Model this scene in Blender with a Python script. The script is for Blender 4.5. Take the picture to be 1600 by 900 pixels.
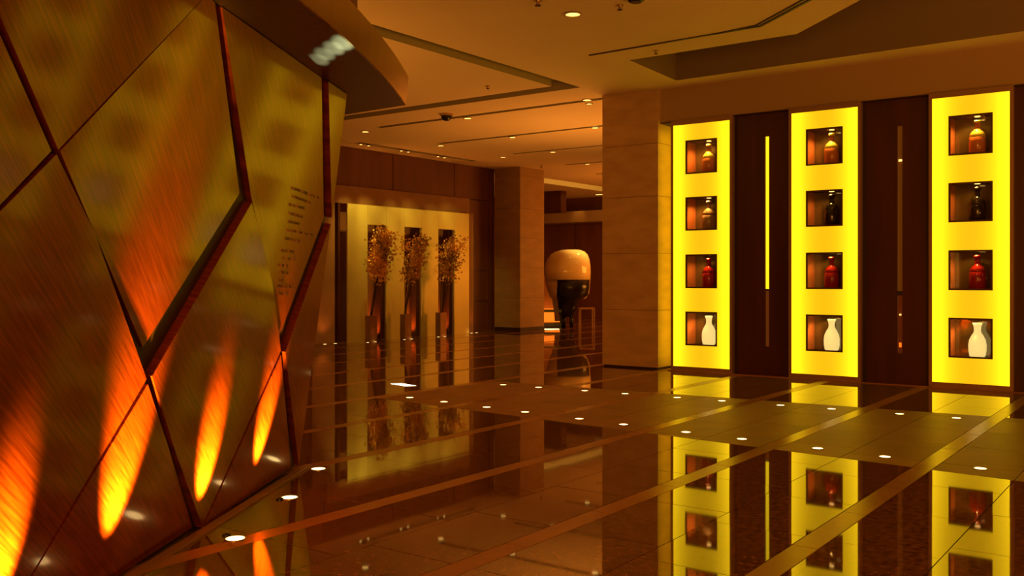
import bpy, bmesh, math, random
from mathutils import Vector, Matrix
random.seed(7)
for o in list(bpy.data.objects): bpy.data.objects.remove(o)
S = bpy.context.scene
C = S.collection
# ------------------------------------------------------------------ camera
YAW = math.atan(1085/1481)                       # direction of view, from +X towards +Y
CA, SA = math.cos(YAW), math.sin(YAW)
cd = bpy.data.cameras.new('camera'); cam = bpy.data.objects.new('camera', cd); C.objects.link(cam)
cam.location = (0, 0, 1.45)
cam.rotation_euler = (math.pi/2, 0, YAW - math.pi/2)
cd.lens = 1481/1600*36; cd.sensor_width = 36; cd.shift_y = -17/1600; cd.clip_end = 200
S.camera = cam
# ------------------------------------------------------------------ world, exposure
S.view_settings.view_transform = 'Standard'; S.view_settings.look = 'None'
S.view_settings.exposure = 0.0; S.view_settings.gamma = 1; S.view_settings.use_curve_mapping = False
w = bpy.data.worlds.new('world'); S.world = w; w.use_nodes = True
w.node_tree.nodes['Background'].inputs[0].default_value = (1, .4, .08, 1)
w.node_tree.nodes['Background'].inputs[1].default_value = .02
WARM = (1, .37, .04)
def area(name, loc, aim, sx, sy, power, col=WARM, spread=180):
    l = bpy.data.lights.new(name, 'AREA'); l.spread = math.radians(spread); l.shape = 'RECTANGLE'; l.size = sx; l.size_y = sy; l.energy = power; l.color = col
    o = bpy.data.objects.new(name, l); C.objects.link(o); o.location = loc
    o.rotation_euler = (Vector(aim) - Vector(loc)).to_track_quat('-Z', 'Y').to_euler(); return o
def spot(name, loc, aim, power, ang=60, blend=.6, col=WARM, size=.04):
    l = bpy.data.lights.new(name, 'SPOT'); l.energy = power; l.color = col; l.spot_size = math.radians(ang); l.spot_blend = blend; l.shadow_soft_size = size
    o = bpy.data.objects.new(name, l); C.objects.link(o); o.location = loc
    o.rotation_euler = (Vector(aim) - Vector(loc)).to_track_quat('-Z', 'Y').to_euler(); return o
area('lobby_fill_rear', (-3.5, -2, 1.6), (12, 6, 3.0), 5, 2.0, 300)  # unseen warm fill behind the viewpoint, added to brighten the room
area('lobby_fill_side', (7, -5, .5), (8, -2, 4.4), 5, 2.5, 290, WARM, 120)  # added fill out of view, aimed up to brighten the ceiling
area('lounge_fill', (24.5, 9.6, 1.6), (27, 15, 2.6), 4, 2, 300, (1, .30, .03))  # unseen fill added behind the column to lift the far lounge
area('hall_fill', (15.8, 9.2, .4), (15.7, 9.6, 4.4), 3, 2, 110, (1, .36, .045), 140)  # added upward fill hidden by the column, for the hall ceiling
area('hall_fill_left', (6.0, 11.3, .3), (6.6, 11.0, 4.4), 4, 3, 125, (1, .37, .04), 100)  # added fill hidden behind the wooden wall, brightens the middle ceiling

# ------------------------------------------------------------------ materials
def mat(name, col, rough=.5, metal=0, spec=.5, ior=1.5, noise=None, bump=0, emit=None, es=0, aniso=0, coat=0):
    m = bpy.data.materials.new(name); m.use_nodes = True; nt = m.node_tree; b = nt.nodes['Principled BSDF']
    b.inputs['Base Color'].default_value = (*col, 1); b.inputs['Roughness'].default_value = rough
    b.inputs['Metallic'].default_value = metal; b.inputs['Specular IOR Level'].default_value = spec
    b.inputs['IOR'].default_value = ior; b.inputs['Anisotropic'].default_value = aniso
    b.inputs['Coat Weight'].default_value = coat; b.inputs['Coat Roughness'].default_value = .03
    if emit: b.inputs['Emission Color'].default_value = (*emit, 1); b.inputs['Emission Strength'].default_value = es
    if noise:
        sc, amt, det = noise[0], noise[1], noise[2]; stretch = noise[3] if len(noise) > 3 else (1, 1, 1); rot = noise[4] if len(noise) > 4 else (0, 0, 0)
        tc = nt.nodes.new('ShaderNodeTexCoord'); mp = nt.nodes.new('ShaderNodeMapping'); n = nt.nodes.new('ShaderNodeTexNoise')
        mp.inputs['Scale'].default_value = stretch; mp.inputs['Rotation'].default_value = rot
        n.inputs['Scale'].default_value = sc; n.inputs['Detail'].default_value = det
        mx = nt.nodes.new('ShaderNodeMix'); mx.data_type = 'RGBA'
        mx.inputs[6].default_value = (*[c*(1-amt) for c in col], 1); mx.inputs[7].default_value = (*[min(1, c*(1+amt)) for c in col], 1)
        cr = nt.nodes.new('ShaderNodeMapRange'); cr.inputs[1].default_value = .35; cr.inputs[2].default_value = .65
        nt.links.new(tc.outputs['Object'], mp.inputs[0]); nt.links.new(mp.outputs[0], n.inputs[0])
        nt.links.new(n.outputs['Fac'], cr.inputs[0]); nt.links.new(cr.outputs[0], mx.inputs[0]); nt.links.new(mx.outputs[2], b.inputs['Base Color'])
        if bump:
            bp = nt.nodes.new('ShaderNodeBump'); bp.inputs['Strength'].default_value = bump; bp.inputs['Distance'].default_value = .01
            nt.links.new(n.outputs['Fac'], bp.inputs['Height']); nt.links.new(bp.outputs[0], b.inputs['Normal'])
    return m
M = {}
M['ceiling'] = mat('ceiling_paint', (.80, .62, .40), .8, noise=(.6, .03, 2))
M['tray'] = mat('tray_recess_shaded', (.24, .17, .09), .8)  # darker than the ceiling to imitate shadow inside the recess
M['groove'] = mat('groove_shaded', (.40, .34, .2), .8)  # ceiling colour darkened where shadow falls in the grooves
M['dark'] = mat('dark_reveal', (.035, .012, .004), .5)
M['black'] = mat('black_gloss', (.012, .009, .007), .25)
M['granite'] = mat('polished_granite', (.165, .078, .025), .03, ior=1.9, noise=(24, .5, 8))
M['granite2'] = mat('polished_granite_deep', (.15, .07, .022), .035, ior=1.9, noise=(26, .5, 8))
M['path'] = mat('honed_path_stone', (.28, .128, .035), .42, ior=1.45, noise=(3, .12, 4))
M['path2'] = mat('honed_path_stone_deep', (.255, .117, .032), .44, ior=1.45, noise=(3, .12, 4))
M['band'] = mat('inlay_stone', (.36, .16, .05), .24, ior=1.55, noise=(2, .1, 3))
M['grout'] = mat('grout', (.05, .025, .01), .7)
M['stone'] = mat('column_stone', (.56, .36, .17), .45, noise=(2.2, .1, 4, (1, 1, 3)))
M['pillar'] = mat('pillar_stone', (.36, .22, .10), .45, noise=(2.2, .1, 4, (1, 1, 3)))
M['bulkhead'] = mat('bulkhead_paint', (.42, .27, .13), .6)
M['wallstone'] = mat('wall_stone', (.30, .14, .06), .5, noise=(2, .12, 4))
M['brownwall'] = mat('brown_wall', (.17, .06, .025), .45, noise=(2, .15, 3, (1, 1, .2)))
M['doorwood'] = mat('dark_door_wood', (.075, .02, .007), .35, noise=(4, .2, 3, (1, 1, .1)))
M['frame'] = mat('bronze_frame', (.42, .24, .12), .4, .4)
M['nframe'] = mat('niche_frame_dark', (.10, .035, .015), .4)
M['brass'] = mat('brushed_brass', (.62, .40, .13), .22, 1, aniso=.6, noise=(30, .08, 2, (.3, .3, 30)))
M['soffit'] = mat('canopy_soffit_metal', (.23, .16, .07), .34, 1, noise=(20, .1, 2))
M['gold'] = mat('gold_panel', (.62, .50, .15), .42, .45, noise=(1.5, .05, 3))
M['copper'] = mat('copper_plinth', (.30, .14, .05), .35, .5)
M['bark'] = mat('bark', (.05, .02, .01), .7)
M['leaf'] = mat('blossom_leaf', (.66, .34, .09), .45, noise=(2.5, .6, 3))
M['cream'] = mat('cream_gloss', (.80, .62, .30), .12, coat=.5)
M['glow'] = mat('glowing_stone', (.8, .3, .05), .5, emit=(1, .19, .01), es=1.2)  # emission imitates uplit stone behind the bench; also used on a slot lamp
M['led'] = mat('led_strip', (1, .8, .5), .5, emit=(1, .66, .22), es=4)
M['lens'] = mat('lamp_lens', (1, .8, .5), .5, emit=(1, .72, .26), es=4.5)
M['dlens'] = mat('downlight_lens', (1, .8, .5), .5, emit=(1, .62, .14), es=2.4)
M['coolrect'] = mat('cool_light_panel', (1, 1, 1), .5, emit=(1, .92, .62), es=3)
M['steel'] = mat('steel_ring', (.5, .36, .2), .3, 1)
M['nicheorange'] = mat('niche_side_orange', (.75, .22, .06), .4)
M['smoked'] = mat('smoked_glass_back', (.16, .115, .03), .04, ior=2.2)
M['white'] = mat('milk_glass_glow', (.95, .85, .55), .25, emit=(1, .76, .24), es=.85)  # emission imitates lamplight in the glass; the bottle is no lamp
M['amber'] = mat('amber_glass', (.75, .24, .05), .12, coat=.4)
M['amberlit'] = mat('amber_lit_shoulder', (.98, .85, .10), .3, coat=.2)  # yellow stands in for lamplight on the shoulder and lip
M['red'] = mat('red_glass', (.45, .02, .015), .12, coat=.4)
M['darkglass'] = mat('dark_bottle_glass', (.03, .02, .008), .06, coat=.6)
M['paleglass'] = mat('pale_frosted_glass', (.42, .26, .12), .2, coat=.3)
M['slotbrown'] = mat('slot_brown', (.30, .11, .03), .4, emit=(1, .3, .03), es=.05)
M['letter'] = mat('letter_metal', (.22, .10, .06), .3, .8)
def glass():
    m = bpy.data.materials.new('pane_glass'); m.use_nodes = True; nt = m.node_tree; nt.nodes.clear()
    o = nt.nodes.new('ShaderNodeOutputMaterial'); t = nt.nodes.new('ShaderNodeBsdfTransparent'); g = nt.nodes.new('ShaderNodeBsdfGlossy'); x = nt.nodes.new('ShaderNodeMixShader'); f = nt.nodes.new('ShaderNodeFresnel')
    g.inputs['Roughness'].default_value = .02; f.inputs[0].default_value = 1.35
    nt.links.new(f.outputs[0], x.inputs[0]); nt.links.new(t.outputs[0], x.inputs[1]); nt.links.new(g.outputs[0], x.inputs[2]); nt.links.new(x.outputs[0], o.inputs[0]); return m
M['glass'] = glass()
def wood():
    m = bpy.data.materials.new('satin_wood_veneer'); m.use_nodes = True; nt = m.node_tree; b = nt.nodes['Principled BSDF']
    b.inputs['Roughness'].default_value = .30; b.inputs['IOR'].default_value = 1.5; b.inputs['Coat Weight'].default_value = .75; b.inputs['Coat Roughness'].default_value = .10; b.inputs['Coat Tint'].default_value = (1, .72, .4, 1); b.inputs['Specular Tint'].default_value = (1, .55, .2, 1)
    tc = nt.nodes.new('ShaderNodeTexCoord'); mp = nt.nodes.new('ShaderNodeMapping'); mp.inputs['Scale'].default_value = (1.2, 26, 1)
    n = nt.nodes.new('ShaderNodeTexNoise'); n.inputs['Scale'].default_value = 3; n.inputs['Detail'].default_value = 5
    r = nt.nodes.new('ShaderNodeValToRGB'); r.color_ramp.elements[0].position = .35; r.color_ramp.elements[1].position = .68
    r.color_ramp.elements[0].color = (.11, .016, .002, 1); r.color_ramp.elements[1].color = (.24, .048, .006, 1)
    nt.links.new(tc.outputs['UV'], mp.inputs[0]); nt.links.new(mp.outputs[0], n.inputs[0]); nt.links.new(n.outputs['Fac'], r.inputs[0]); nt.links.new(r.outputs[0], b.inputs['Base Color'])
    return m
M['wood'] = wood()
def litpanel(half):
    """edge-lit acrylic light box: LED strips down both sides, so it gives off more light at its sides; Object coords, Y across"""
    m = bpy.data.materials.new('edge_lit_acrylic'); m.use_nodes = True; nt = m.node_tree; b = nt.nodes['Principled BSDF']
    b.inputs['Base Color'].default_value = (.75, .55, .08, 1); b.inputs['Roughness'].default_value = .3; b.inputs['Emission Color'].default_value = (1, .65, .007, 1)
    tc = nt.nodes.new('ShaderNodeTexCoord'); sp = nt.nodes.new('ShaderNodeSeparateXYZ')
    a = nt.nodes.new('ShaderNodeMath'); a.operation = 'ABSOLUTE'; d = nt.nodes.new('ShaderNodeMath'); d.operation = 'DIVIDE'; d.inputs[1].default_value = half
    p = nt.nodes.new('ShaderNodeMath'); p.operation = 'POWER'; p.inputs[1].default_value = 2.2
    mr = nt.nodes.new('ShaderNodeMapRange'); mr.inputs[3].default_value = EMC; mr.inputs[4].default_value = EME
    nt.links.new(tc.outputs['Object'], sp.inputs[0]); nt.links.new(sp.outputs[1], a.inputs[0]); nt.links.new(a.outputs[0], d.inputs[0]); nt.links.new(d.outputs[0], p.inputs[0]); nt.links.new(p.outputs[0], mr.inputs[0]); nt.links.new(mr.outputs[0], b.inputs['Emission Strength'])
    return m
EMC, EME = .78, 2.1

# ------------------------------------------------------------------ mesh helpers
class MB:
    def __init__(s): s.v = []; s.f = []; s.sm = False
    def add(s, vs, fs):
        k = len(s.v); s.v += [tuple(v) for v in vs]; s.f += [tuple(i+k for i in f) for f in fs]; return s
    def box(s, x0, y0, z0, x1, y1, z1):
        return s.add([(x0,y0,z0),(x1,y0,z0),(x1,y1,z0),(x0,y1,z0),(x0,y0,z1),(x1,y0,z1),(x1,y1,z1),(x0,y1,z1)],
                     [(0,3,2,1),(4,5,6,7),(0,1,5,4),(1,2,6,5),(2,3,7,6),(3,0,4,7)])
    def cyl(s, x, y, z0, z1, r, n=16, r1=None):
        r1 = r if r1 is None else r1
        vs = [(x+r*math.cos(2*math.pi*i/n), y+r*math.sin(2*math.pi*i/n), z0) for i in range(n)] + [(x+r1*math.cos(2*math.pi*i/n), y+r1*math.sin(2*math.pi*i/n), z1) for i in range(n)]
        return s.add(vs, [tuple(range(n))[::-1], tuple(range(n, 2*n))] + [(i, (i+1) % n, n+(i+1) % n, n+i) for i in range(n)])
    def ring(s, x, y, z0, z1, ri, ro, n=20):
        vs = []
        for r, z in ((ro, z0), (ro, z1), (ri, z1), (ri, z0)):
            vs += [(x+r*math.cos(2*math.pi*i/n), y+r*math.sin(2*math.pi*i/n), z) for i in range(n)]
        return s.add(vs, [(a*n+i, a*n+(i+1) % n, ((a+1) % 4)*n+(i+1) % n, ((a+1) % 4)*n+i) for a in range(4) for i in range(n)])
    def lathe(s, x, y, z, prof, n=24, sx=1):
        vs = [(x+r*sx*math.cos(2*math.pi*i/n), y+r*math.sin(2*math.pi*i/n), z+h) for r, h in prof for i in range(n)]
        m = len(prof)
        s.sm = True
        return s.add(vs, [tuple(range(n))[::-1], tuple(range((m-1)*n, m*n))] + [(a*n+i, a*n+(i+1) % n, (a+1)*n+(i+1) % n, (a+1)*n+i) for a in range(m-1) for i in range(n)])
    def prism(s, top, bottom):
        n = len(top)
        return s.add(list(top)+list(bottom), [tuple(range(n)), tuple(range(n, 2*n))[::-1]] + [(i, n+i, n+(i+1) % n, (i+1) % n) for i in range(n)])
    def tube(s, pts, rs, n=6):
        vs = []; pts = [Vector(p) for p in pts]
        for i, p in enumerate(pts):
            d = (pts[min(i+1, len(pts)-1)] - pts[max(i-1, 0)]).normalized()
            a = d.cross(Vector((.3, .9, .1))).normalized(); b = d.cross(a)
            vs += [p + (a*math.cos(2*math.pi*k/n) + b*math.sin(2*math.pi*k/n))*rs[i] for k in range(n)]
        return s.add(vs, [tuple(range(n)), tuple(range(len(vs)-n, len(vs)))] + [(j*n+k, j*n+(k+1) % n, (j+1)*n+(k+1) % n, (j+1)*n+k) for j in range(len(pts)-1) for k in range(n)])
    def build(s, name, m, parent=None, origin=None, label=None):
        me = bpy.data.meshes.new(name); vs = s.v
        if origin: vs = [(v[0]-origin[0], v[1]-origin[1], v[2]-origin[2]) for v in vs]
        me.from_pydata(vs, [], s.f); me.update()
        bm = bmesh.new(); bm.from_mesh(me); bmesh.ops.recalc_face_normals(bm, faces=bm.faces); bm.to_mesh(me); bm.free()
        if s.sm:
            for p in me.polygons: p.use_smooth = len(p.vertices) == 4
        me.materials.append(M[m] if isinstance(m, str) else m)
        o = bpy.data.objects.new(name, me); C.objects.link(o)
        if origin: o.location = origin
        if parent:
            o.parent = parent
            o.matrix_parent_inverse = Matrix.Translation(-Vector(parent.location))
        if label: o['label'] = label
        return o
def thing(name, label, cat, loc=(0, 0, 0), group=None):
    o = bpy.data.objects.new(name, None); C.objects.link(o); o.location = loc; o.empty_display_size = .1
    o['label'] = label; o['category'] = cat
    if group: o['group'] = group
    return o
def tag(o, label, cat, group=None):
    o['label'] = label; o['category'] = cat
    if group: o['group'] = group
    return o
def struct(o): o['kind'] = 'structure'; return o
def stuff(o): o['kind'] = 'stuff'; return o
def copy_tree(o, loc=None, parent=None):
    c = o.copy(); C.objects.link(c)
    if parent: c.parent = parent
    if loc is not None: c.location = loc
    for ch in list(o.children): copy_tree(ch, None, c)
    return c
CZ = 4.40                                        # ceiling height

# ------------------------------------------------------------------ floor
fl = struct(MB().box(-5, -8, -.3, 31, 22, -.012).build('floor', 'grout'))
def lo(y): return 8.02 - .0926*(0) + (y-4.17)*.092 - .17     # near edge of the honed path
def hi(y): return 10.64 - (y-5.7)*.065                      # far edge
def clip(poly, f):
    out = []
    for i in range(len(poly)):
        a, b = poly[i], poly[(i+1) % len(poly)]; fa, fb = f(*a), f(*b)
        if fa >= 0: out.append(a)
        if (fa >= 0) != (fb >= 0):
            t = fa/(fa-fb); out.append((a[0]+(b[0]-a[0])*t, a[1]+(b[1]-a[1])*t))
    return out
def parea(p): return abs(sum(p[i][0]*p[(i+1) % len(p)][1]-p[(i+1) % len(p)][0]*p[i][1] for i in range(len(p))))/2
PATH_Y = 7.92
cells = []
def cell(x0, x1, y0, y1, kind):
    g = .003
    R = [(x0+g, y0+g), (x1-g, y0+g), (x1-g, y1-g), (x0+g, y1-g)]
    ym = (y0+y1)/2
    if ym > PATH_Y: zones = [(R, 'gloss')]
    else:
        zones = [(clip(R, lambda x, y: lo(y)-g-x), 'gloss'), (clip(clip(R, lambda x, y: x-lo(y)-g), lambda x, y: hi(y)-g-x), 'path'), (clip(R, lambda x, y: x-hi(y)-g), 'gloss')]
    for p, z in zones:
        if len(p) > 2 and parea(p) > .003: cells.append((p, kind, z))
strips = []; y = -.8
k = -3
while 1.74+1.27*k < 22:
    c = 1.74+1.27*k
    strips.append((c-.072, c+.072, 'band')); strips.append((c+.072, c+.635, 'field')); strips.append((c+.635, c+1.27-.072, 'field')); k += 1
for si, (y0, y1, kd) in enumerate(strips):
    off = 0 if kd == 'band' else (.45 if si % 2 else .2)
    x = .54+off-.9*6
    while x < 30.5:
        if kd == 'band' or True:
            cell(max(x, -5), min(x+.9, 30.9), y0, min(y1, 21.9), kd)
        x += .9
def proj(p):
    d = p[0]*CA+p[1]*SA; r = p[0]*SA-p[1]*CA
    return (800+1481*r/d, 433+1481*1.45/d) if d > .3 else None
def vis(p):
    q = [proj(a) for a in p]
    if any(a is None for a in q): return 0
    cx = sum(a[0] for a in q)/len(q); cy = sum(a[1] for a in q)/len(q)
    if not (-60 < cx < 1660 and 500 < cy < 940): return 0
    if cx < 210+(900-cy)*1.55 and cy > 733: return 0
    if cx < 470 : return 0
    return parea(q)
scored = sorted(range(len(cells)), key=lambda i: -vis(cells[i][0]))
rest = {}
counts = {}
for rank, i in enumerate(scored):
    p, kd, z = cells[i]
    if z == 'path': mt = 'band' if kd == 'band' else random.choice(['path', 'path2']); nm = 'path_tile' if kd != 'band' else 'path_inlay_tile'
    else: mt = 'band' if kd == 'band' else random.choice(['granite', 'granite', 'granite2']); nm = 'floor_tile' if kd != 'band' else 'inlay_tile'
    cx = sum(a[0] for a in p)/len(p); cy = sum(a[1] for a in p)/len(p)
    tx, ty = random.gauss(0, .0006), random.gauss(0, .0006)
    zt = lambda a: (a[0]-cx)*tx + (a[1]-cy)*ty
    top = [(a[0], a[1], zt(a)) for a in p]; bot = [(a[0], a[1], -.012) for a in p]
    if vis(p) > 60 and counts.get(nm, 0) < 300:
        counts[nm] = counts.get(nm, 0)+1
        MB().prism(top, bot).build(nm, mt, fl)
    else:
        rest.setdefault((nm, mt), MB()).prism(top, bot)
for (nm, mt), mb in rest.items(): stuff(mb.build(nm+'_field', mt, fl))

# ------------------------------------------------------------------ ceiling with recesses
ce = MB().box(-5, -8, CZ, 31, 22, CZ+1.7).build('ceiling', 'ceiling'); struct(ce)
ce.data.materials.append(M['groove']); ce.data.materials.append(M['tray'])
cut = MB()
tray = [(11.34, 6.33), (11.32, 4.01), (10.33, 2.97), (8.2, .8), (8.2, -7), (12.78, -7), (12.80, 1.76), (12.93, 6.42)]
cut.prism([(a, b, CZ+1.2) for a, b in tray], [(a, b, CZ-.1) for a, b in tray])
cutg = MB()
def gbox(x0, y0, x1, y1, d=.10): cutg.box(x0, y0, CZ-.05, x1, y1, CZ+d)
L = [(5.2, 7.85), (12.52, 7.85), (12.52, 14.3), (12.18, 14.3), (12.18, 8.17), (5.2, 8.17)]
cutg.prism([(a, b, CZ+.16) for a, b in L], [(a, b, CZ-.05) for a, b in L])
gbox(13.44, 8.0, 13.60, 13.2); gbox(15.88, 8.3, 16.02, 13.7); gbox(18.26, 8.3, 18.40, 13.4); gbox(20.84, 8.3, 20.98, 13.6); gbox(23.2, 8.3, 23.34, 14.1)
gbox(14.75, 14.92, 18.9, 15.14, .12)
gbox(22.0, 15.9, 29.2, 16.75, .22)
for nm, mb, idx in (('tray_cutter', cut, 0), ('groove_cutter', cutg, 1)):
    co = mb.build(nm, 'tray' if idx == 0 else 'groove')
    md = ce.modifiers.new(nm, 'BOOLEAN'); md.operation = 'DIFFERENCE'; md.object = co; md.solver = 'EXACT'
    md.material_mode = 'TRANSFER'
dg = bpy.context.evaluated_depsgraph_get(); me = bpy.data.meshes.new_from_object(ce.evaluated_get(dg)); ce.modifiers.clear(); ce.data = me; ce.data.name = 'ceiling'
for nm in ('tray_cutter', 'groove_cutter'): bpy.data.objects.remove(bpy.data.objects[nm])
area('cove_light', (25.5, 16.0, CZ+.12), (25.5, 16.7, CZ+.2), 6, .1, 22, (1, .5, .08))
# slot diffuser: two dark lines with a bend
def strip(pts, wd, z0, z1):
    mb = MB()
    for a, b in zip(pts, pts[1:]):
        d = (Vector(b)-Vector(a)).normalized(); n = Vector((-d.y, d.x))*wd/2
        q = [Vector(a)+n, Vector(b)+n, Vector(b)-n, Vector(a)-n]
        mb.prism([(p.x, p.y, z1) for p in q], [(p.x, p.y, z0) for p in q])
    return mb
sd = thing('slot_diffuser', 'long thin black bent air slot in the ceiling beside the dark recess', 'air vent', (10.7, 4.2, CZ))
strip([(10.76, 6.61), (10.69, 4.22), (9.4, 2.7)], .035, CZ-.012, CZ).build('slot', 'dark', sd)
strip([(10.71, 4.8), (10.63, 4.25), (9.35, 2.76)], .02, CZ-.012, CZ).build('slot', 'dark', sd)

# ------------------------------------------------------------------ ceiling fittings
ORD = ['first', 'second', 'third', 'fourth', 'fifth', 'sixth', 'seventh', 'eighth', 'ninth', 'tenth', 'eleventh']
def downlight(x, y, r, label, power, ang=110, group='round ceiling downlights'):
    t = thing('ceiling_downlight', label, 'downlight', (x, y, CZ), group)
    MB().ring(x, y, CZ-.015, CZ, r*.82, r).build('trim_ring', 'steel', t)
    MB().cyl(x, y, CZ-.008, CZ, r*.82, 20).build('lens', 'dlens', t)
    if power: spot('downlight_lamp', (x, y, CZ-.03), (x, y, 0), power, ang, .8, (1, .42, .06))
downlight(8.96, 5.72, .10, 'large round ceiling downlight at the top of the photo, nearest to the camera', 45)
for x, y, lb, p in [(13.72, 13.73, 'at the left end of the nearest thin groove', 25), (13.67, 11.03, 'downlight in the middle of that groove, right of the black dome camera', 25), (13.44, 8.3, 'right end of the nearest thin groove, by the big column', 25),
                (16.17, 13.82, 'left end of the second thin groove', 22), (16.1, 11.78, 'middle of the second thin groove', 22), (16.03, 9.71, 'right end of the second thin groove, by the column', 22),
                (18.62, 13.91, 'left end of the third thin groove', 10), (18.55, 12.4, 'middle of the third thin groove', 10), (21.06, 13.0, 'above the far pillar, at the left end of the fourth thin groove', 7), (23.54, 13.95, 'farthest one, by the edge of the big column', 18)]:
    downlight(x, y, .085, 'small ceiling downlight, ' + lb.replace('right of the black dome camera', 'beside the dome camera').replace('downlight in the middle of that groove', 'in the middle of the nearest thin groove'), p)
c = thing('ceiling_downlight', 'small downlight paired just behind the one at the column end of the nearest groove', 'downlight', (13.75, 8.75, CZ), 'round ceiling downlights')
MB().ring(13.75, 8.45, CZ-.015, CZ, .05, .065).build('trim_ring', 'steel', c); MB().cyl(13.75, 8.45, CZ-.008, CZ, .05).build('lens', 'dlens', c)
for i, (x, pw) in enumerate([(15.0, 105), (16.3, 70), (17.6, 50)]):
    t = thing('adjustable_spotlight', ['left', 'middle', 'right'][i] + ' one of three small twin spots in the ceiling slot above the gold panel', 'spotlight', (x, 15.0, CZ), 'twin spots above the gold panel')
    for dx in (-.12, .12): MB().cyl(x+dx, 15.03, CZ-.03, CZ+.12, .045).build('lamp_head', 'steel', t); MB().cyl(x+dx, 15.03, CZ-.034, CZ-.03, .028).build('lens', 'dlens', t)
    for k, dx in enumerate((-.12, .12)):
        spot('wallwash_lamp', (x+dx, 14.75, CZ-.06), (15.0+(2*i+k)*.78, 15.42, 2.35), pw*2.6, 44, .95, (1, .74, .11))
t = thing('dome_camera', 'small black dome camera hanging from the ceiling left of the middle', 'camera', (13.12, 11.08, CZ))
MB().lathe(13.12, 11.08, CZ-.13, [(.001, 0), (.05, .01), (.09, .05), (.1, .09)]).build('dome', 'black', t); MB().cyl(13.12, 11.08, CZ-.04, CZ, .115, 20).build('mount', 'steel', t)
def sprinkler(x, y, s, label):
    t = thing('sprinkler_head', label, 'sprinkler', (x, y, CZ)); MB().cyl(x, y, CZ-.01, CZ, .035*s).build('plate', 'steel', t)
    MB().cyl(x, y, CZ-.04*s, CZ-.01, .012*s).build('stem', 'steel', t); MB().cyl(x, y, CZ-.046*s, CZ-.04*s, .024*s).build('deflector', 'black', t)
sprinkler(8.98, 5.13, 1.2, 'sprinkler head right of the large downlight'); sprinkler(11.06, 5.78, 1.0, 'tiny sprinkler between the black air slot and the ceiling recess')
sprinkler(11.57, 8.94, 1.0, 'tiny sprinkler inside the wide ceiling groove, above the dome camera'); sprinkler(8.3, 5.74, 1.4, 'sprinkler at the top edge left of the large downlight')
sprinkler(20.7, 14.2, 1.3, 'tiny dark sprinkler in front of the far pillar top')
t = thing('smoke_detector', 'round dark smoke detector cut by the top edge of the photo', 'detector', (8.92, 4.85, CZ)); MB().lathe(8.85, 4.86, CZ-.05, [(.06, 0), (.085, .015), (.09, .04)]).build('housing', 'black', t); MB().cyl(8.85, 4.86, CZ-.012, CZ, .1, 20).build('base_plate', 'steel', t)

# ------------------------------------------------------------------ floor lights
def floor_light(x, y, r, label, group, power=0):
    t = thing('floor_light', label, 'floor light', (x, y, 0), group)
    MB().ring(x, y, 0, .004, r*.86, r).build('trim_ring', 'steel', t); MB().cyl(x, y, 0, .003, r*.86, 18).build('lens', 'lens', t)
    if power: spot('uplight_lamp', (x, y, .03), (x, y, 3), power, 50, .8)
r1 = [(10.2, 7.62), (10.24, 7.07), (10.29, 6.39), (10.32, 5.82), (10.36, 5.13), (10.39, 4.57), (10.43, 3.88), (10.47, 3.32), (10.52, 2.62), (10.55, 2.07)]
r2 = [(8.46, 7.72), (8.41, 7.14), (8.34, 6.46), (8.29, 5.9), (8.22, 5.17), (8.16, 4.62), (8.1, 3.92), (8.05, 3.35), (7.99, 2.65), (7.94, 2.09), (7.88, 1.38)]
for i, (x, y) in enumerate(r1): floor_light(x, y, .05, ORD[i] + ' round floor light from the left in the far row along the matte stone path', 'far row of floor lights')
for i, (x, y) in enumerate(r2): floor_light(x, y, .05, ORD[i] + ' round floor light from the left in the near row along the matte stone path', 'near row of floor lights')
for (x, y), lb in zip([(4.91, 5.41), (4.16, 4.86), (3.33, 4.34), (2.6, 3.85)], ['farthest', 'middle', 'nearest', 'just outside the photo, last']):
    floor_light(x, y, .06, 'round floor light beside the wooden wall, ' + lb + ' of its row', 'floor lights beside the wooden wall')
t = thing('floor_light_panel', 'bright white four-sided light panel flat in the floor, in front of the gold panel', 'floor light', (9.43, 8.7, 0))
q = [(9.40, 8.93), (9.53, 8.85), (9.44, 8.50), (9.31, 8.58)]
MB().prism([(a, b, .004) for a, b in q], [(a, b, -.005) for a, b in q]).build('lit_glass', 'coolrect', t)
qc = (9.42, 8.715); q2 = [(qc[0]+(a-qc[0])*1.12, qc[1]+(b-qc[1])*1.08) for a, b in q]
MB().prism([(a, b, .002) for a, b in q2], [(a, b, -.008) for a, b in q2]).build('trim_frame', 'steel', t)

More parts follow.
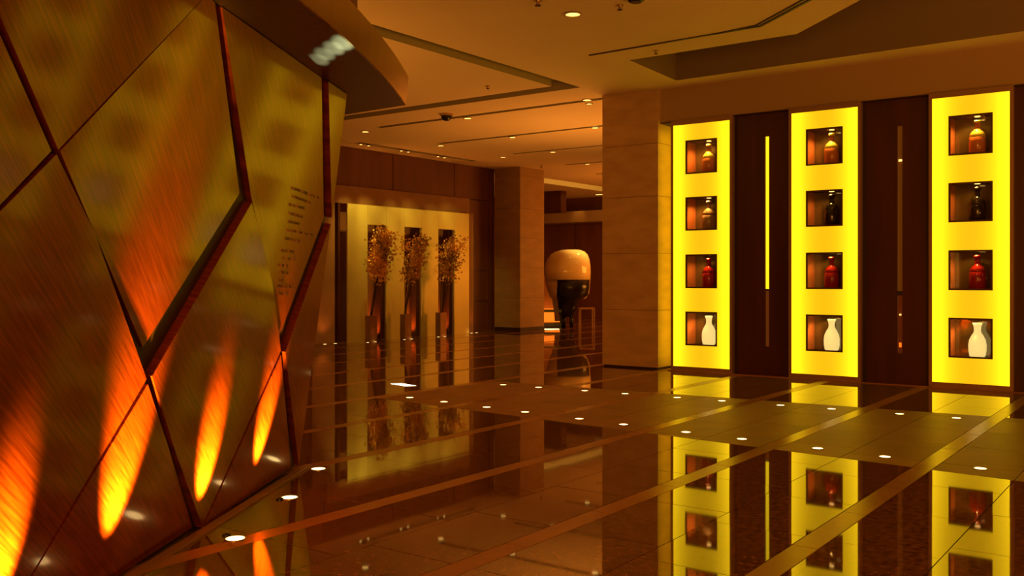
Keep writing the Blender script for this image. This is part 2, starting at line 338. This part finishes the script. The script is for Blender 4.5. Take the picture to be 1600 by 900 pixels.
# ------------------------------------------------------------------ display wall (X = 13.37)
WX = 13.37
struct(MB().box(13.42, -8, 3.875, 14.3, 6.93, CZ).build('trim_1', 'bulkhead'))
struct(MB().box(13.95, -8, 0, 14.3, 6.93, CZ).build('wall_right', 'brownwall'))
struct(MB().box(13.4, -8, 3.86, 13.95, 6.93, 3.875).build('trim_2', 'dark'))
rows = [(3.035, 3.555), (2.165, 2.68), (1.28, 1.80), (.40, .92)]
def holes_grid(y0, y1, z0, z1, hy0, hy1, hs, x0, x1):
    mb = MB(); mb.box(x0, y0, z0, x1, hy0, z1); mb.box(x0, hy1, z0, x1, y1, z1)
    zs = sorted(hs); edges = [z0] + [z for h in zs for z in h] + [z1]
    for a, b in zip(edges[::2], edges[1::2]): mb.box(x0, hy0, a, x1, hy1, b)
    return mb
def light_box(yl, yr, wl, wr, label, idx):
    """yl > yr: outer frame edges; wl > wr: window edges"""
    t = thing('display_lightbox', label, 'light display', (WX, (yl+yr)/2, 0), 'three tall yellow light panels')
    f = MB(); z1 = 3.872
    f.box(WX, yr, 0, WX+.5, yr+.042, z1); f.box(WX, yl-.042, 0, WX+.5, yl, z1); f.box(WX, yr+.042, z1-.07, WX+.5, yl-.042, z1); f.box(WX, yr+.042, 0, WX+.5, yl-.042, .07)
    f.build('frame', 'frame', t)
    yc = (yl+yr)/2
    holes_grid(yr+.042, yl-.042, .07, z1-.07, wr, wl, rows, WX+.012, WX+.03).build('lit_acrylic', litpanel((yl-yr)/2-.042), t, origin=(WX+.02, yc, 0))
    kinds = ['amber', 'dark', 'red', 'white']
    for r, (za, zb) in enumerate(rows):
        n = MB(); d = .34; T = .012
        n.box(WX+.03, wr, za, WX+d, wr+T, zb); n.box(WX+.03, wr+T, za, WX+d, wl-T, za+T); n.box(WX+.03, wr+T, zb-T, WX+d, wl-T, zb)
        niche = n.build('niche', 'nframe', t)
        MB().box(WX+.03, wl-T, za, WX+d, wl, zb).build('side_panel', 'nicheorange', niche)
        MB().box(WX+d, wr, za, WX+d+.015, wl, zb).build('smoked_back', 'smoked', niche)
        fr = MB(); e = .022
        fr.box(WX+.002, wr, za, WX+.03, wr+e, zb); fr.box(WX+.002, wl-e, za, WX+.03, wl, zb); fr.box(WX+.002, wr+e, za, WX+.03, wl-e, za+e); fr.box(WX+.002, wr+e, zb-e, WX+.03, wl-e, zb)
        fr.build('niche_frame', 'nframe', t)
        MB().box(WX+.016, wr+e, za+e, WX+.020, wl-e, zb-e).build('pane', 'glass', t)
        by = (wl+wr)/2 - .055; bx = WX+.17
        MB().cyl(bx, by, zb-T-.006, zb-T, .035).build('niche_lamp', 'dlens', niche)
        spot('niche_lamp_light', (bx-.03, by+.01, zb-T-.008), (bx, by+.06, za), [36, 16 if idx else 40, 17, 36][r], 140, .9, (1, .5, .09), .03)
        bottle(bx, by, za+T, kinds[r], idx, r)
side = ['left', 'middle', 'right']
def bottle(x, y, z, kind, idx, r):
    P = side[idx]
    if kind == 'white':
        t = thing('milk_bottle', 'white milk-glass carafe with flared neck in the bottom niche of the %s light panel' % P, 'bottle', (x, y, z), 'bottles in the light panels')
        MB().lathe(x, y, z, [(.080, 0), (.096, .015), (.107, .08), (.108, .16), (.098, .22), (.070, .28), (.047, .315), (.041, .35), (.046, .40), (.058, .43), (.053, .432), (.035, .41)]).build('body', 'white', t)
        MB().ring(x, y, z+.428, z+.44, .042, .060).build('rim', 'white', t); return
    if kind == 'amber':
        t = thing('amber_bottle', 'amber bottle with yellow shoulder painted as lit in the top niche of the %s light panel' % P, 'bottle', (x, y, z), 'bottles in the light panels'); a, b = 'amber', 'amberlit'
    elif kind == 'dark':
        if idx == 0: t = thing('frosted_bottle', 'pale see-through bottle in the second niche from the top of the left light panel', 'bottle', (x, y, z), 'bottles in the light panels'); a = b = 'paleglass'
        else: t = thing('dark_bottle', 'dark green-black bottle in the second niche from the top of the %s light panel' % P, 'bottle', (x, y, z), 'bottles in the light panels'); a = b = 'darkglass'
    else:
        t = thing('red_bottle', 'deep red bottle in the third niche from the top of the %s light panel' % P, 'bottle', (x, y, z), 'bottles in the light panels'); a = b = 'red'
    MB().lathe(x, y, z, [(.092, 0), (.102, .01), (.106, .14), (.104, .22)]).build('body', a, t)
    MB().lathe(x, y, z, [(.104, .22), (.096, .257), (.075, .29), (.050, .313), (.037, .33)]).build('shoulder', b, t)
    MB().lathe(x, y, z, [(.037, .33), (.033, .37), (.034, .41)]).build('neck', a, t)
    MB().lathe(x, y, z, [(.042, .41), (.045, .42), (.045, .438), (.037, .444)]).build('lip', b, t)
light_box(6.73, 5.717, 6.483, 5.962, 'left one of three tall yellow light panels, next to the stone column', 0)
sp_ = mat('added_side_glow', (.75, .55, .08), .3, emit=(1, .66, .008), es=1.5)  # unseen glowing side, added to light the column's side face
MB().box(WX+.06, 6.731, .07, WX+.5, 6.736, 3.80).build('side_glow', sp_, bpy.data.objects['display_lightbox'])
light_box(4.857, 3.84, 4.606, 4.088, 'middle one of three tall yellow light panels, between two dark doors', 1)
light_box(2.964, 1.962, 2.722, 2.199, 'right one of three tall yellow light panels, at the right edge', 2)
# doors with a slot window
def door(n, y0, y1, sy, sw, za, zb, zm):
    dx = 13.46
    d = MB(); d.box(dx, y0, 0, dx+.06, sy-sw, 3.86); d.box(dx, sy+sw, 0, dx+.06, y1, 3.86); d.box(dx, sy-sw, 0, dx+.06, sy+sw, za); d.box(dx, sy-sw, zb, dx+.06, sy+sw, 3.86)
    o = struct(d.build('door_%d' % n, 'doorwood'))
    MB().box(dx-.004, y0, 0, dx, y0+.05, 3.86).build('edge_strip', 'dark', o); MB().box(dx-.004, y1-.05, 0, dx, y1, 3.86).build('edge_strip', 'dark', o)
    return o, dx
o, dx = door(1, 4.857, 5.717, 5.211, .03, .43, 3.52, 1.263)
yel = mat('slot_lit_glass', (.8, .6, .1), .3, emit=(1, .7, .01), es=1.3)
MB().box(dx+.03, 5.181, 1.275, dx+.035, 5.241, 3.52).build('lit_slot_glass', yel, o, label='glowing yellow slot glass')
MB().box(dx+.03, 5.181, .43, dx+.035, 5.241, 1.25).build('slot_glass', 'slotbrown', o); MB().box(dx+.01, 5.181, 1.25, dx+.035, 5.241, 1.275).build('slot_rail', 'dark', o)
o, dx = door(2, 2.964, 3.84, 3.35, .034, .42, 3.50, 1.26)
MB().box(dx+.03, 3.316, 1.26, dx+.035, 3.384, 3.5).build('slot_glass', mat('slot_dim', (.20, .085, .022), .2, emit=(1, .30, .02), es=.06), o)
MB().box(dx+.03, 3.316, .42, dx+.035, 3.384, 1.2).build('slot_glass', mat('slot_dimmer', (.2, .055, .02), .15, emit=(1, .2, .02), es=.035), o); MB().box(dx+.01, 3.316, 1.2, dx+.035, 3.384, 1.26).build('slot_rail', 'dark', o)
MB().cyl(dx+.027, 3.35, 3.02, 3.045, .022, 12).build('slot_lamp', 'dlens', o); MB().cyl(dx+.027, 3.35, .93, .95, .012, 12).build('slot_lamp', 'dlens', o); MB().cyl(dx+.027, 3.35, .50, .56, .016, 12).build('slot_lamp', 'glow', o)
struct(MB().box(13.46, -8, 0, 13.52, 1.962, 3.86).build('door_3', 'doorwood'))
# bead chain beside the middle panel
bt = MB(); z = .50
while z < 3.25: bt.lathe(WX-.004, 3.828, z, [(.001, 0), (.006, .004), (.006, .009), (.001, .013)], 6); z += .042
stuff(bt.build('bead_chain', 'steel', bpy.data.objects['display_lightbox.001'], label='thin chain of bright beads'))
struct(MB().box(13.30, -8, 0, 13.37, 6.75, .012).build('trim_3', 'band'))
# ------------------------------------------------------------------ big column
def clad(name, x0, y0, x1, y1, zs, mt, faces, joint=.006, inset=.02):
    core = struct(MB().box(x0+inset, y0+inset, 0, x1-inset, y1-inset, CZ).build(name, 'dark'))
    for a, b in zip(zs, zs[1:]):
        b2 = b-joint if b < CZ-.01 else b
        if 'x-' in faces: MB().box(x0, y0, a, x0+inset, y1, b2).build('stone_slab', mt, core)
        if 'x+' in faces: MB().box(x1-inset, y0, a, x1, y1, b2).build('stone_slab', mt, core)
        if 'y-' in faces: MB().box(x0+inset, y0, a, x1-inset, y0+inset, b2).build('stone_slab', mt, core)
        if 'y+' in faces: MB().box(x0+inset, y1-inset, a, x1-inset, y1, b2).build('stone_slab', mt, core)
    return core
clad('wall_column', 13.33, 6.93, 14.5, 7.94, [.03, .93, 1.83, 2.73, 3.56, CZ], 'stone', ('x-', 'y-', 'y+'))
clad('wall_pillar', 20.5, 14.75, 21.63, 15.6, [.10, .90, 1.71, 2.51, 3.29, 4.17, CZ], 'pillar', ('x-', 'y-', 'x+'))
struct(MB().box(20.49, 14.74, 0, 21.64, 15.6, .10).build('baseboard_pillar', 'dark'))
# ------------------------------------------------------------------ enclosing walls
struct(MB().box(14.5, 7.6, 0, 31, 7.9, CZ).build('wall_south', 'brownwall'))
struct(MB().box(30, 7.9, 0, 30.3, 22, CZ).build('wall_far', 'brownwall'))
struct(MB().box(20.4, 15.7, 0, 20.6, 22, CZ).build('wall_lounge', 'brownwall'))
struct(MB().box(20.6, 21, 0, 30, 21.3, CZ).build('wall_lounge_end', 'brownwall'))
struct(MB().box(-5, -8.3, 0, 14.3, -8, CZ).build('wall_back', 'wallstone'))
struct(MB().box(-5.3, -8.3, 0, -5, 22, CZ).build('wall_behind', 'wallstone'))
# gold wall side (Y = 15.4)
bw = struct(MB().box(-5, 15.75, 0, 20.4, 15.95, CZ).build('wall_left', 'brownwall'))
for x0, x1, z0, z1 in [(10.0, 12.2, 0, 3.5), (12.2, 14.4, 0, 3.5), (10.0, 12.2, 3.52, CZ), (12.2, 14.4, 3.52, CZ), (14.42, 16.6, 3.52, CZ), (16.62, 18.9, 3.52, CZ), (19.46, 20.36, 0, .80), (19.46, 20.36, .81, 1.62), (19.46, 20.36, 1.63, 3.5), (18.92, 20.36, 3.52, CZ)]:
    MB().box(x0+.004, 15.70, z0+.003, x1-.004, 15.75, z1-.003).build('wall_panel', 'brownwall', bw)
# stone portal round the gold panel
po = struct(MB().box(14.42, 15.62, 3.11, 19.44, 15.75, 3.51).build('trim_4', 'wallstone'))
MB().box(19.16, 15.50, 0, 19.44, 15.75, 3.11).build('jamb_slab', 'wallstone', po); MB().box(14.0, 15.62, 0, 14.66, 15.75, 3.11).build('jamb_slab', 'wallstone', po)
MB().box(14.74, 15.6, 0, 14.80, 15.7, 3.11).build('jamb_slab', 'doorwood', po)
g = thing('gold_wall_panel', 'large gold metal wall panel with three tall openings', 'wall panel', (17, 15.4, 0))
X = [14.83, 15.462, 16.074, 16.69, 17.306, 17.925, 18.546, 19.142]; OT = 2.65; GT = 3.09
for i in range(7):
    a, b = X[i]+.003, X[i+1]-.003
    if i % 2 == 0: MB().box(a, 15.40, 0, b, 15.43, GT).build('gold_sheet', 'gold', g)
    else: MB().box(a, 15.40, OT, b, 15.43, GT).build('gold_sheet', 'gold', g)
for i in (1, 3, 5):
    MB().box(X[i+1]-.10, 15.50, .02, X[i+1]+.03, 15.69, OT).build('side_reveal', 'doorwood', g)
for i, n in ((1, 'left'), (3, 'middle'), (5, 'right')):
    for k, dx in enumerate((.03, .30)):
        x = X[i]*.973+dx*.9-.03
        floor_light(x, 14.98, .04, ('left' if k == 0 else 'right') + ' small floor light at the foot of the %s opening of the gold panel' % n, 'small floor lights under the gold panel')
    spot('opening_uplight', (X[i]+.42, 15.58, .03), (X[i]+.42, 15.72, 1.6), 70, 75, .9, (1, .28, .04)); spot('plinth_uplight', (X[i]*.973+.2, 14.93, .03), (X[i]*.973+.2, 15.05, .8), 2.2, 70, .9, (1, .34, .05))
for x, n in ((14.1, 'left one of two small floor lights left of the gold panel'), (14.40, 'right one of two small floor lights left of the gold panel'), (19.15, 'left one of two small floor lights at the right foot of the gold panel'), (19.36, 'right one of two small floor lights at the right foot of the gold panel')):
    floor_light(x, 15.33, .045, n, 'small floor lights beside the gold panel')
spot('jamb_uplight', (19.36, 15.33, .03), (19.34, 15.52, 1.2), 5, 60, .9, (1, .34, .05)); spot('jamb_uplight', (14.3, 15.33, .03), (14.3, 15.64, 1.2), 9, 90, .9, (1, .34, .05))
spot('floor_pool_lamp', (17.9, 14.6, CZ-.05), (17.9, 15.0, 0), 120, 34, .9, (1, .5, .08))
# branches on plinths
def branches(x, y, seed, h, dens, label):
    rnd = random.Random(seed); t = thing('branch_arrangement', label, 'branches', (x, y, 0), 'three branch arrangements')
    MB().box(x-.11, y-.08, 0, x+.11, y+.08, .585).build('plinth', 'copper', t)
    br = MB(); lf = MB()
    def leafs(p, n, sp):
        for _ in range(n):
            q = p + Vector((rnd.gauss(0, sp), rnd.gauss(0, sp*.6), rnd.gauss(0, sp)))
            a = Vector((rnd.gauss(0, 1), rnd.gauss(0, 1), rnd.gauss(0, 1))).normalized()*.032; b = a.cross(Vector((rnd.random(), rnd.random(), rnd.random()))).normalized()*.024
            lf.add([q-a, q-b, q+a, q+b], [(0, 1, 2, 3)])
    for s in range(5):
        p = Vector((x+rnd.uniform(-.04, .04), y, .585)); d = Vector((rnd.uniform(-.02, .16), rnd.uniform(-.14, .02), 1)).normalized(); pts = [p]; rs = [.014]
        for k in range(6):
            d = (d + Vector((rnd.uniform(-.09, .13), rnd.uniform(-.1, .06), .05))).normalized(); p = p + d*h/6; pts.append(p); rs.append(.014-.0018*(k+1))
            if k >= 2:
                for _ in range(3):
                    e = (d + Vector((rnd.uniform(-.9, .9), rnd.uniform(-.5, .3), rnd.uniform(-.1, .5)))).normalized()*rnd.uniform(.15, .46)
                    br.tube([p, p+e*.5+Vector((0, 0, .02)), p+e], [.005, .004, .002], 4); leafs(p+e*.6, dens, .07); leafs(p+e, dens, .08)
        br.tube(pts, rs)
    br.build('branches', 'bark', t); stuff(lf.build('leaves', 'leaf', t))
branches(15.27, 15.1, 3, 1.52, 15, 'leafy branches with golden leaves on a plinth at the left opening of the gold panel')
branches(16.41, 15.1, 11, 1.50, 11, 'leafy branches on a plinth at the middle opening of the gold panel')
branches(17.67, 15.1, 23, 1.48, 8, 'sparser leafy branches on a plinth at the right opening of the gold panel')

# ------------------------------------------------------------------ far lounge
def CP(s, xc, z=0): return (s*CA+xc*SA, s*SA-xc*CA, z)      # s ahead of the viewpoint, xc to its right
struct(MB().box(27.0, 17.72, 3.66, 27.35, 18.9, CZ).build('trim_5', 'doorwood'))
bm_ = MB().box(29.2, 15, 3.45, 30, 20.3, 3.85).build('trim_6', 'bulkhead'); struct(bm_); spot('beam_fill', (28.9, 18.3, 4.3), (29.2, 18.4, 3.6), 10, 60, .9, (1, .45, .06))  # small spot added to brighten the beam, without a fitting
for yy in (8, 10.2, 12.4, 14.6, 16.8, 19.0): MB().box(29.95, yy+.01, 0, 30, yy+2.19, 3.4).build('wall_panel', 'brownwall', bpy.data.objects['wall_far'])
D = 27.3; u = D/1481
t = thing('hooded_sculpture', 'large glossy cream hood-shaped sculpture with black lower body by the column', 'sculpture', CP(D, 87*u))
def loft(prof, depth, sh=0, p=2.6):
    mb = MB(); mb.sm = True; n = 28; base = Vector(CP(D+sh, 0))
    vs = []
    for (xl, xr, py) in prof:
        c = (xl+xr)/2-800; hw = (xr-xl)/2
        for i in range(n):
            a = 2*math.pi*i/n; cx = math.copysign(abs(math.cos(a))**(2/p), math.cos(a)); sx = math.copysign(abs(math.sin(a))**(2/p), math.sin(a))
            q = CP(D+sh+sx*hw*u*depth, (c+cx*hw)*u, 1.45+(433-py)*u); vs.append(q)
    m = len(prof)
    return mb.add(vs, [tuple(range(n)), tuple(range((m-1)*n, m*n))] + [(a*n+i, a*n+(i+1) % n, (a+1)*n+(i+1) % n, (a+1)*n+i) for a in range(m-1) for i in range(n)])
loft([(886, 900, 389.8), (877, 907, 390.5), (867, 913.5, 393), (859.5, 918.5, 398), (854.5, 921, 405), (851.5, 922.5, 414), (850.3, 923, 424), (851.5, 922.8, 437)], .85).build('hood', 'cream', t)
loft([(851.5, 922.8, 437), (853.5, 922, 447), (857, 921, 458), (860, 916, 466.5), (861, 900, 468), (864, 882, 480), (866, 880, 490), (867, 880, 502)], .85, .12).build('shell', 'cream', t)
loft([(866, 920.5, 437.3), (867, 920, 450), (868, 918, 461), (869, 911, 466.5), (870, 903, 468), (871, 902, 480), (872, 896, 490), (875, 893, 494)], .85, -.13).build('black_body', 'black', t)
loft([(876, 884, 490), (876, 884, 511.5)], 1).build('leg', 'black', t); loft([(889, 895, 490), (889, 895, 511)], 1, -.2).build('leg', 'black', t)
t = thing('low_table', 'thin dark metal table frame right of the hooded sculpture', 'table', CP(27, 113*u))
def bar(a, b, r=.02):
    return MB().tube([a, b], [r, r], 4)
for px in (905, 926):
    for ds in (-.25, .35): bar(CP(27+ds, (px-800)*u, 0), CP(27+ds, (px-800)*u, .55), .022).build('leg', 'frame', t)
mb = MB(); A_, B_, C_, D_ = CP(26.72, 103.5*u), CP(26.72, 127*u), CP(27.38, 127*u), CP(27.38, 103.5*u)
mb.prism([(p[0], p[1], .58) for p in (A_, B_, C_, D_)], [(p[0], p[1], .545) for p in (A_, B_, C_, D_)]).build('tabletop', 'frame', t)
t = thing('low_bench', 'black low bench frame in front of the glowing orange box beside the sculpture', 'bench', CP(27, 62*u))
for z0, z1 in ((.47, .54), (.10, .17)):
    q = [CP(26.42, 36*u), CP(26.42, 75*u), CP(26.68, 75*u), CP(26.68, 36*u)]; MB().prism([(p[0], p[1], z1) for p in q], [(p[0], p[1], z0) for p in q]).build('rail', 'black', t)
for px in (41, 76): bar(CP(26.55, (px-2)*u, 0), CP(26.55, (px-2)*u, .5), .03).build('leg', 'black', t)
t = thing('uplit_glow', 'glowing orange box imitating uplit stone, half hidden behind the black bench and the pillar', 'lamp', CP(28.3, 60*u))  # emissive box stands in for stone lit from below
q = [CP(28.0, 38*u), CP(28.0, 78*u), CP(28.6, 78*u), CP(28.6, 38*u)]; MB().prism([(p[0], p[1], .50) for p in q], [(p[0], p[1], .12) for p in q]).build('glow_box', 'glow', t); q_ = [CP(28.9, 34*u), CP(28.9, 80*u), CP(28.95, 80*u), CP(28.95, 34*u)]; MB().prism([(p[0], p[1], 1.5) for p in q_], [(p[0], p[1], 0) for p in q_]).build('glow_screen', 'wallstone', t); MB().prism([(p[0], p[1], .12) for p in q], [(p[0], p[1], 0) for p in q]).build('base', 'black', t)  # screen behind is added to catch the orange wash
q = [CP(26.30, 50*u), CP(26.30, 71*u), CP(26.36, 71*u), CP(26.36, 48*u)]; o = MB().prism([(p[0], p[1], .016) for p in q], [(p[0], p[1], .0) for p in q]).build('light_strip', 'led'); tag(o, 'bright thin light strip on the floor in front of the black bench', 'light strip')
spot('lamp_wash', CP(28.72, 52*u, .1), CP(28.92, 56*u, .9), 12, 110, .9, (1, .28, .02))
spot('sculpture_lamp', CP(26.5, 150*u, 4.2), CP(27.3, 102*u, 2.1), 420, 30, .8, (1, .6, .14))
t = thing('ceiling_spot_bar', 'small bright lamp pair on the far lounge ceiling beside the dark hanging block', 'spotlight', (28.6, 17.1, CZ)); MB().box(28.9, 17.0, CZ-.03, 29.0, 17.5, CZ).build('lens', 'dlens', t); MB().box(28.87, 16.97, CZ-.02, 29.03, 17.53, CZ).build('housing', 'steel', t)

# ------------------------------------------------------------------ leaning wooden wall on the left
def WP(s, z, off=0):
    n = Vector((1, -.102, -.178)).normalized()
    xc = -2.335+.102*s+.178*z
    v = Vector((xc, s, z)) + n*off
    return CP(v.y, v.x, v.z)
TOP = 2.74
outline = [(1.2, 0), (7.165, 0), (6.70, TOP), (1.2, TOP)]
bk = [WP(s, z, -.05) for s, z in outline]; back = [WP(s, z, -.05) for s, z in outline]
shift = Vector(CP(0, -.75))
body = MB().prism([(p[0], p[1], max(0, p[2])) for p in bk], [(p[0]+shift.x, p[1]+shift.y, max(0, p[2])) for p in bk]).build('wall_leaning', 'dark'); struct(body)
PAN = {
 'a': [(1.25, TOP), (2.42, TOP), (3.395, 1.902), (3.157, 1.68), (1.25, .0+.02)],
 'b': [(2.47, TOP), (3.436, 1.912), (4.340, TOP)],
 'c': [(3.448, 1.908), (4.348, TOP), (4.45, TOP), (5.215, 1.905), (4.424, 1.115), (3.789, 1.632)],
 'd': [(4.53, TOP), (6.15, TOP), (6.76, 1.87), (6.267, 1.04), (5.895, 1.422), (5.337, 1.9)],
 'e': [(5.332, 1.868), (5.888, 1.408), (6.257, .965), (5.440, .022), (4.913, .538), (4.5, .979)],
 'f': [(6.272, .935), (7.056, .03), (5.455, .007)],
 'g': [(4.456, .948), (3.507, .01), (5.395, .018), (4.84, .577)],
 'h': [(1.25, .01), (3.165, 1.653), (3.440, 1.895), (3.782, 1.624), (4.436, .972), (3.500, .012)],
 'i': [(6.868, 1.835), (7.150, .03), (6.352, .948)],
 'j': [(6.25, TOP), (6.69, TOP), (6.848, 1.88)]}
# each facet leans a little differently: anchor point and slope along the wall and upwards
TILT = {'a': (3.3, 1.9, .004, 0), 'b': (3.4, 1.9, .004, 0), 'c': (3.448, 1.908, -.021, .024), 'd': (4.53, 2.74, -.010, .010), 'e': (6.26, .965, .004, -.002), 'f': (5.455, .007, -.0225, .020),
        'g': (3.507, .01, -.021, .0213), 'h': (3.5, .012, .003, -.003), 'i': (6.352, .948, -.01, 0), 'j': (6.25, 2.74, 0, 0)}
for k, pts in PAN.items():
    cs, cz, a, b = TILT[k]
    off = lambda p: (p[0]-cs)*a + (p[1]-cz)*b
    top = [WP(s, z, off((s, z))) for s, z in pts]; bot = [WP(s, z, -.05) for s, z in pts]
    o = MB().prism(top, bot).build('wood_panel', 'wood', body)
    uv = o.data.uv_layers.new(name='UVMap'); ang = math.radians(-38)
    n = len(pts)
    for lp in o.data.loops:
        s, z = pts[lp.vertex_index % n]
        uv.data[lp.index].uv = (s*math.cos(ang)+z*math.sin(ang), -s*math.sin(ang)+z*math.cos(ang))
# engraved lines of small lettering, too small to read in the photo
lines = [((5.963, 2.01), (6.559, 1.995)), ((6.01, 1.961), (6.43, 1.945)), ((5.976, 1.906), (6.276, 1.903)), ((6.011, 1.852), (6.295, 1.845)), ((6.027, 1.8), (6.263, 1.797)), ((6.03, 1.747), (6.564, 1.738)), ((6.022, 1.694), (6.386, 1.683)),
         ((5.992, 1.616), (6.267, 1.611)), ((6.046, 1.568), (6.314, 1.561)), ((5.993, 1.523), (6.178, 1.517)), ((6.039, 1.479), (6.19, 1.471)), ((6.041, 1.43), (6.14, 1.425)), ((6.05, 1.389), (6.368, 1.377)), ((6.05, 1.344), (6.264, 1.332))]
rl = random.Random(5)
for (s0, z0), (s1, z1) in lines:
    mb = MB(); s = s0
    while s < s1:
        wd = rl.uniform(.016, .024); zc = z0+(z1-z0)*(s-s0)/(s1-s0); hh = .009
        def pc(a, b, c, d):
            O = lambda q, e: (q[0]-4.53)*-.010+(q[1]-2.74)*.010+e
            qs = [(a, b), (c, b), (c, d), (a, d)]
            mb.prism([WP(*q, O(q, .004)) for q in qs], [WP(*q, O(q, -.001)) for q in qs])
        pc(s, zc-hh, s+.0045, zc+hh)
        if rl.random() < .7: pc(s, zc+hh-.004, s+wd, zc+hh)
        if rl.random() < .6: pc(s, zc-hh, s+wd, zc-hh+.004)
        if rl.random() < .5: pc(s+wd-.0045, zc-hh, s+wd, zc+hh)
        s += wd+.009
        if rl.random() < .12: s += .02
    mb.build('lettering_line', 'letter', body)
# kerb at the foot of the wall with small uplights
q = [(1.2, -2.20), (7.25, -1.585), (7.28, -1.54), (1.2, -2.15)]
struct(MB().prism([CP(s, x, .018) for s, x in q], [CP(s, x, 0) for s, x in q]).build('baseboard_left', 'wallstone'))
for s, zc, lb, pw in ((3.50, .38, 'nearest', 22), (4.34, .52, 'second nearest', 30), (5.32, .38, 'third nearest', 27), (6.18, .42, 'farthest', 22)):
    xb = -2.335+.102*s+.19
    x0, y0, _ = CP(s, xb)
    t = thing('wall_uplight', 'small dark uplight at the foot of the wooden wall, %s of four' % lb, 'uplight', (x0, y0, 0), 'uplights at the foot of the wooden wall')
    MB().ring(x0, y0, 0, .008, .014, .024).build('housing', 'black', t)
    a = s+.02; spot('wall_uplight_lamp', (x0, y0, .03), CP(a, -2.335+.102*a+.178*zc, zc), pw*62, 40 if s < 4 else 43, .95, (1, .52, .05), .025)
# metal canopy above the wall
fb, ft = -.010, .010
outer = [(1.2+5.93*i/24, -.80-.0265*(5.93-5.93*i/24)**2) for i in range(25)]
inner = [(7.55, -1.33), (6.9, -1.9), (1.2, -2.6)]
poly = [(a, b+fb-.001) for a, b in outer]+inner; z0, z1 = TOP+.005, TOP+.215
can = thing('metal_canopy', 'brushed brass canopy projecting over the top of the leaning wooden wall', 'canopy', CP(5, -1.2, z0))
MB().prism([CP(s, x, z0+.012) for s, x in poly], [CP(s, x, z0) for s, x in poly]).build('soffit', 'soffit', can)
fas = MB()
for (s0, x0), (s1, x1) in list(zip(outer, outer[1:])) + [(outer[-1], inner[0])]:
    d = Vector((s1-s0, x1-x0)).normalized(); n = Vector((d.y, -d.x))*-.012
    fas.prism([CP(s0, x0+ft, z1), CP(s1, x1+ft, z1), CP(s1, x1+fb, z0), CP(s0, x0+fb, z0)], [CP(s0+n.x, x0+n.y+ft, z1), CP(s1+n.x, x1+n.y+ft, z1), CP(s1+n.x, x1+n.y+fb, z0), CP(s0+n.x, x0+n.y+fb, z0)])
fas.build('fascia', 'brass', can)
MB().prism([CP(s, x, z1) for s, x in poly], [CP(s, x, z1-.012) for s, x in poly]).build('top_plate', 'soffit', can)
q = [(1.2, -1.75), (7.3, -1.19), (7.3, -2.6), (1.2, -2.8)]
struct(MB().prism([CP(s, x, CZ) for s, x in q], [CP(s, x, z1+.001) for s, x in q]).build('wall_bulkhead', 'brownwall'))
for a, b in ((5.66, -1.15), (5.52, -1.09), (5.38, -1.01), (5.26, -.94)): spot('streak_spot', (9.42, 8.7, .03), CP(a, b, TOP), 560, .8, .9, (.80, 1, .62), .006)  # narrow spots added to draw the pale streak on the canopy soffit
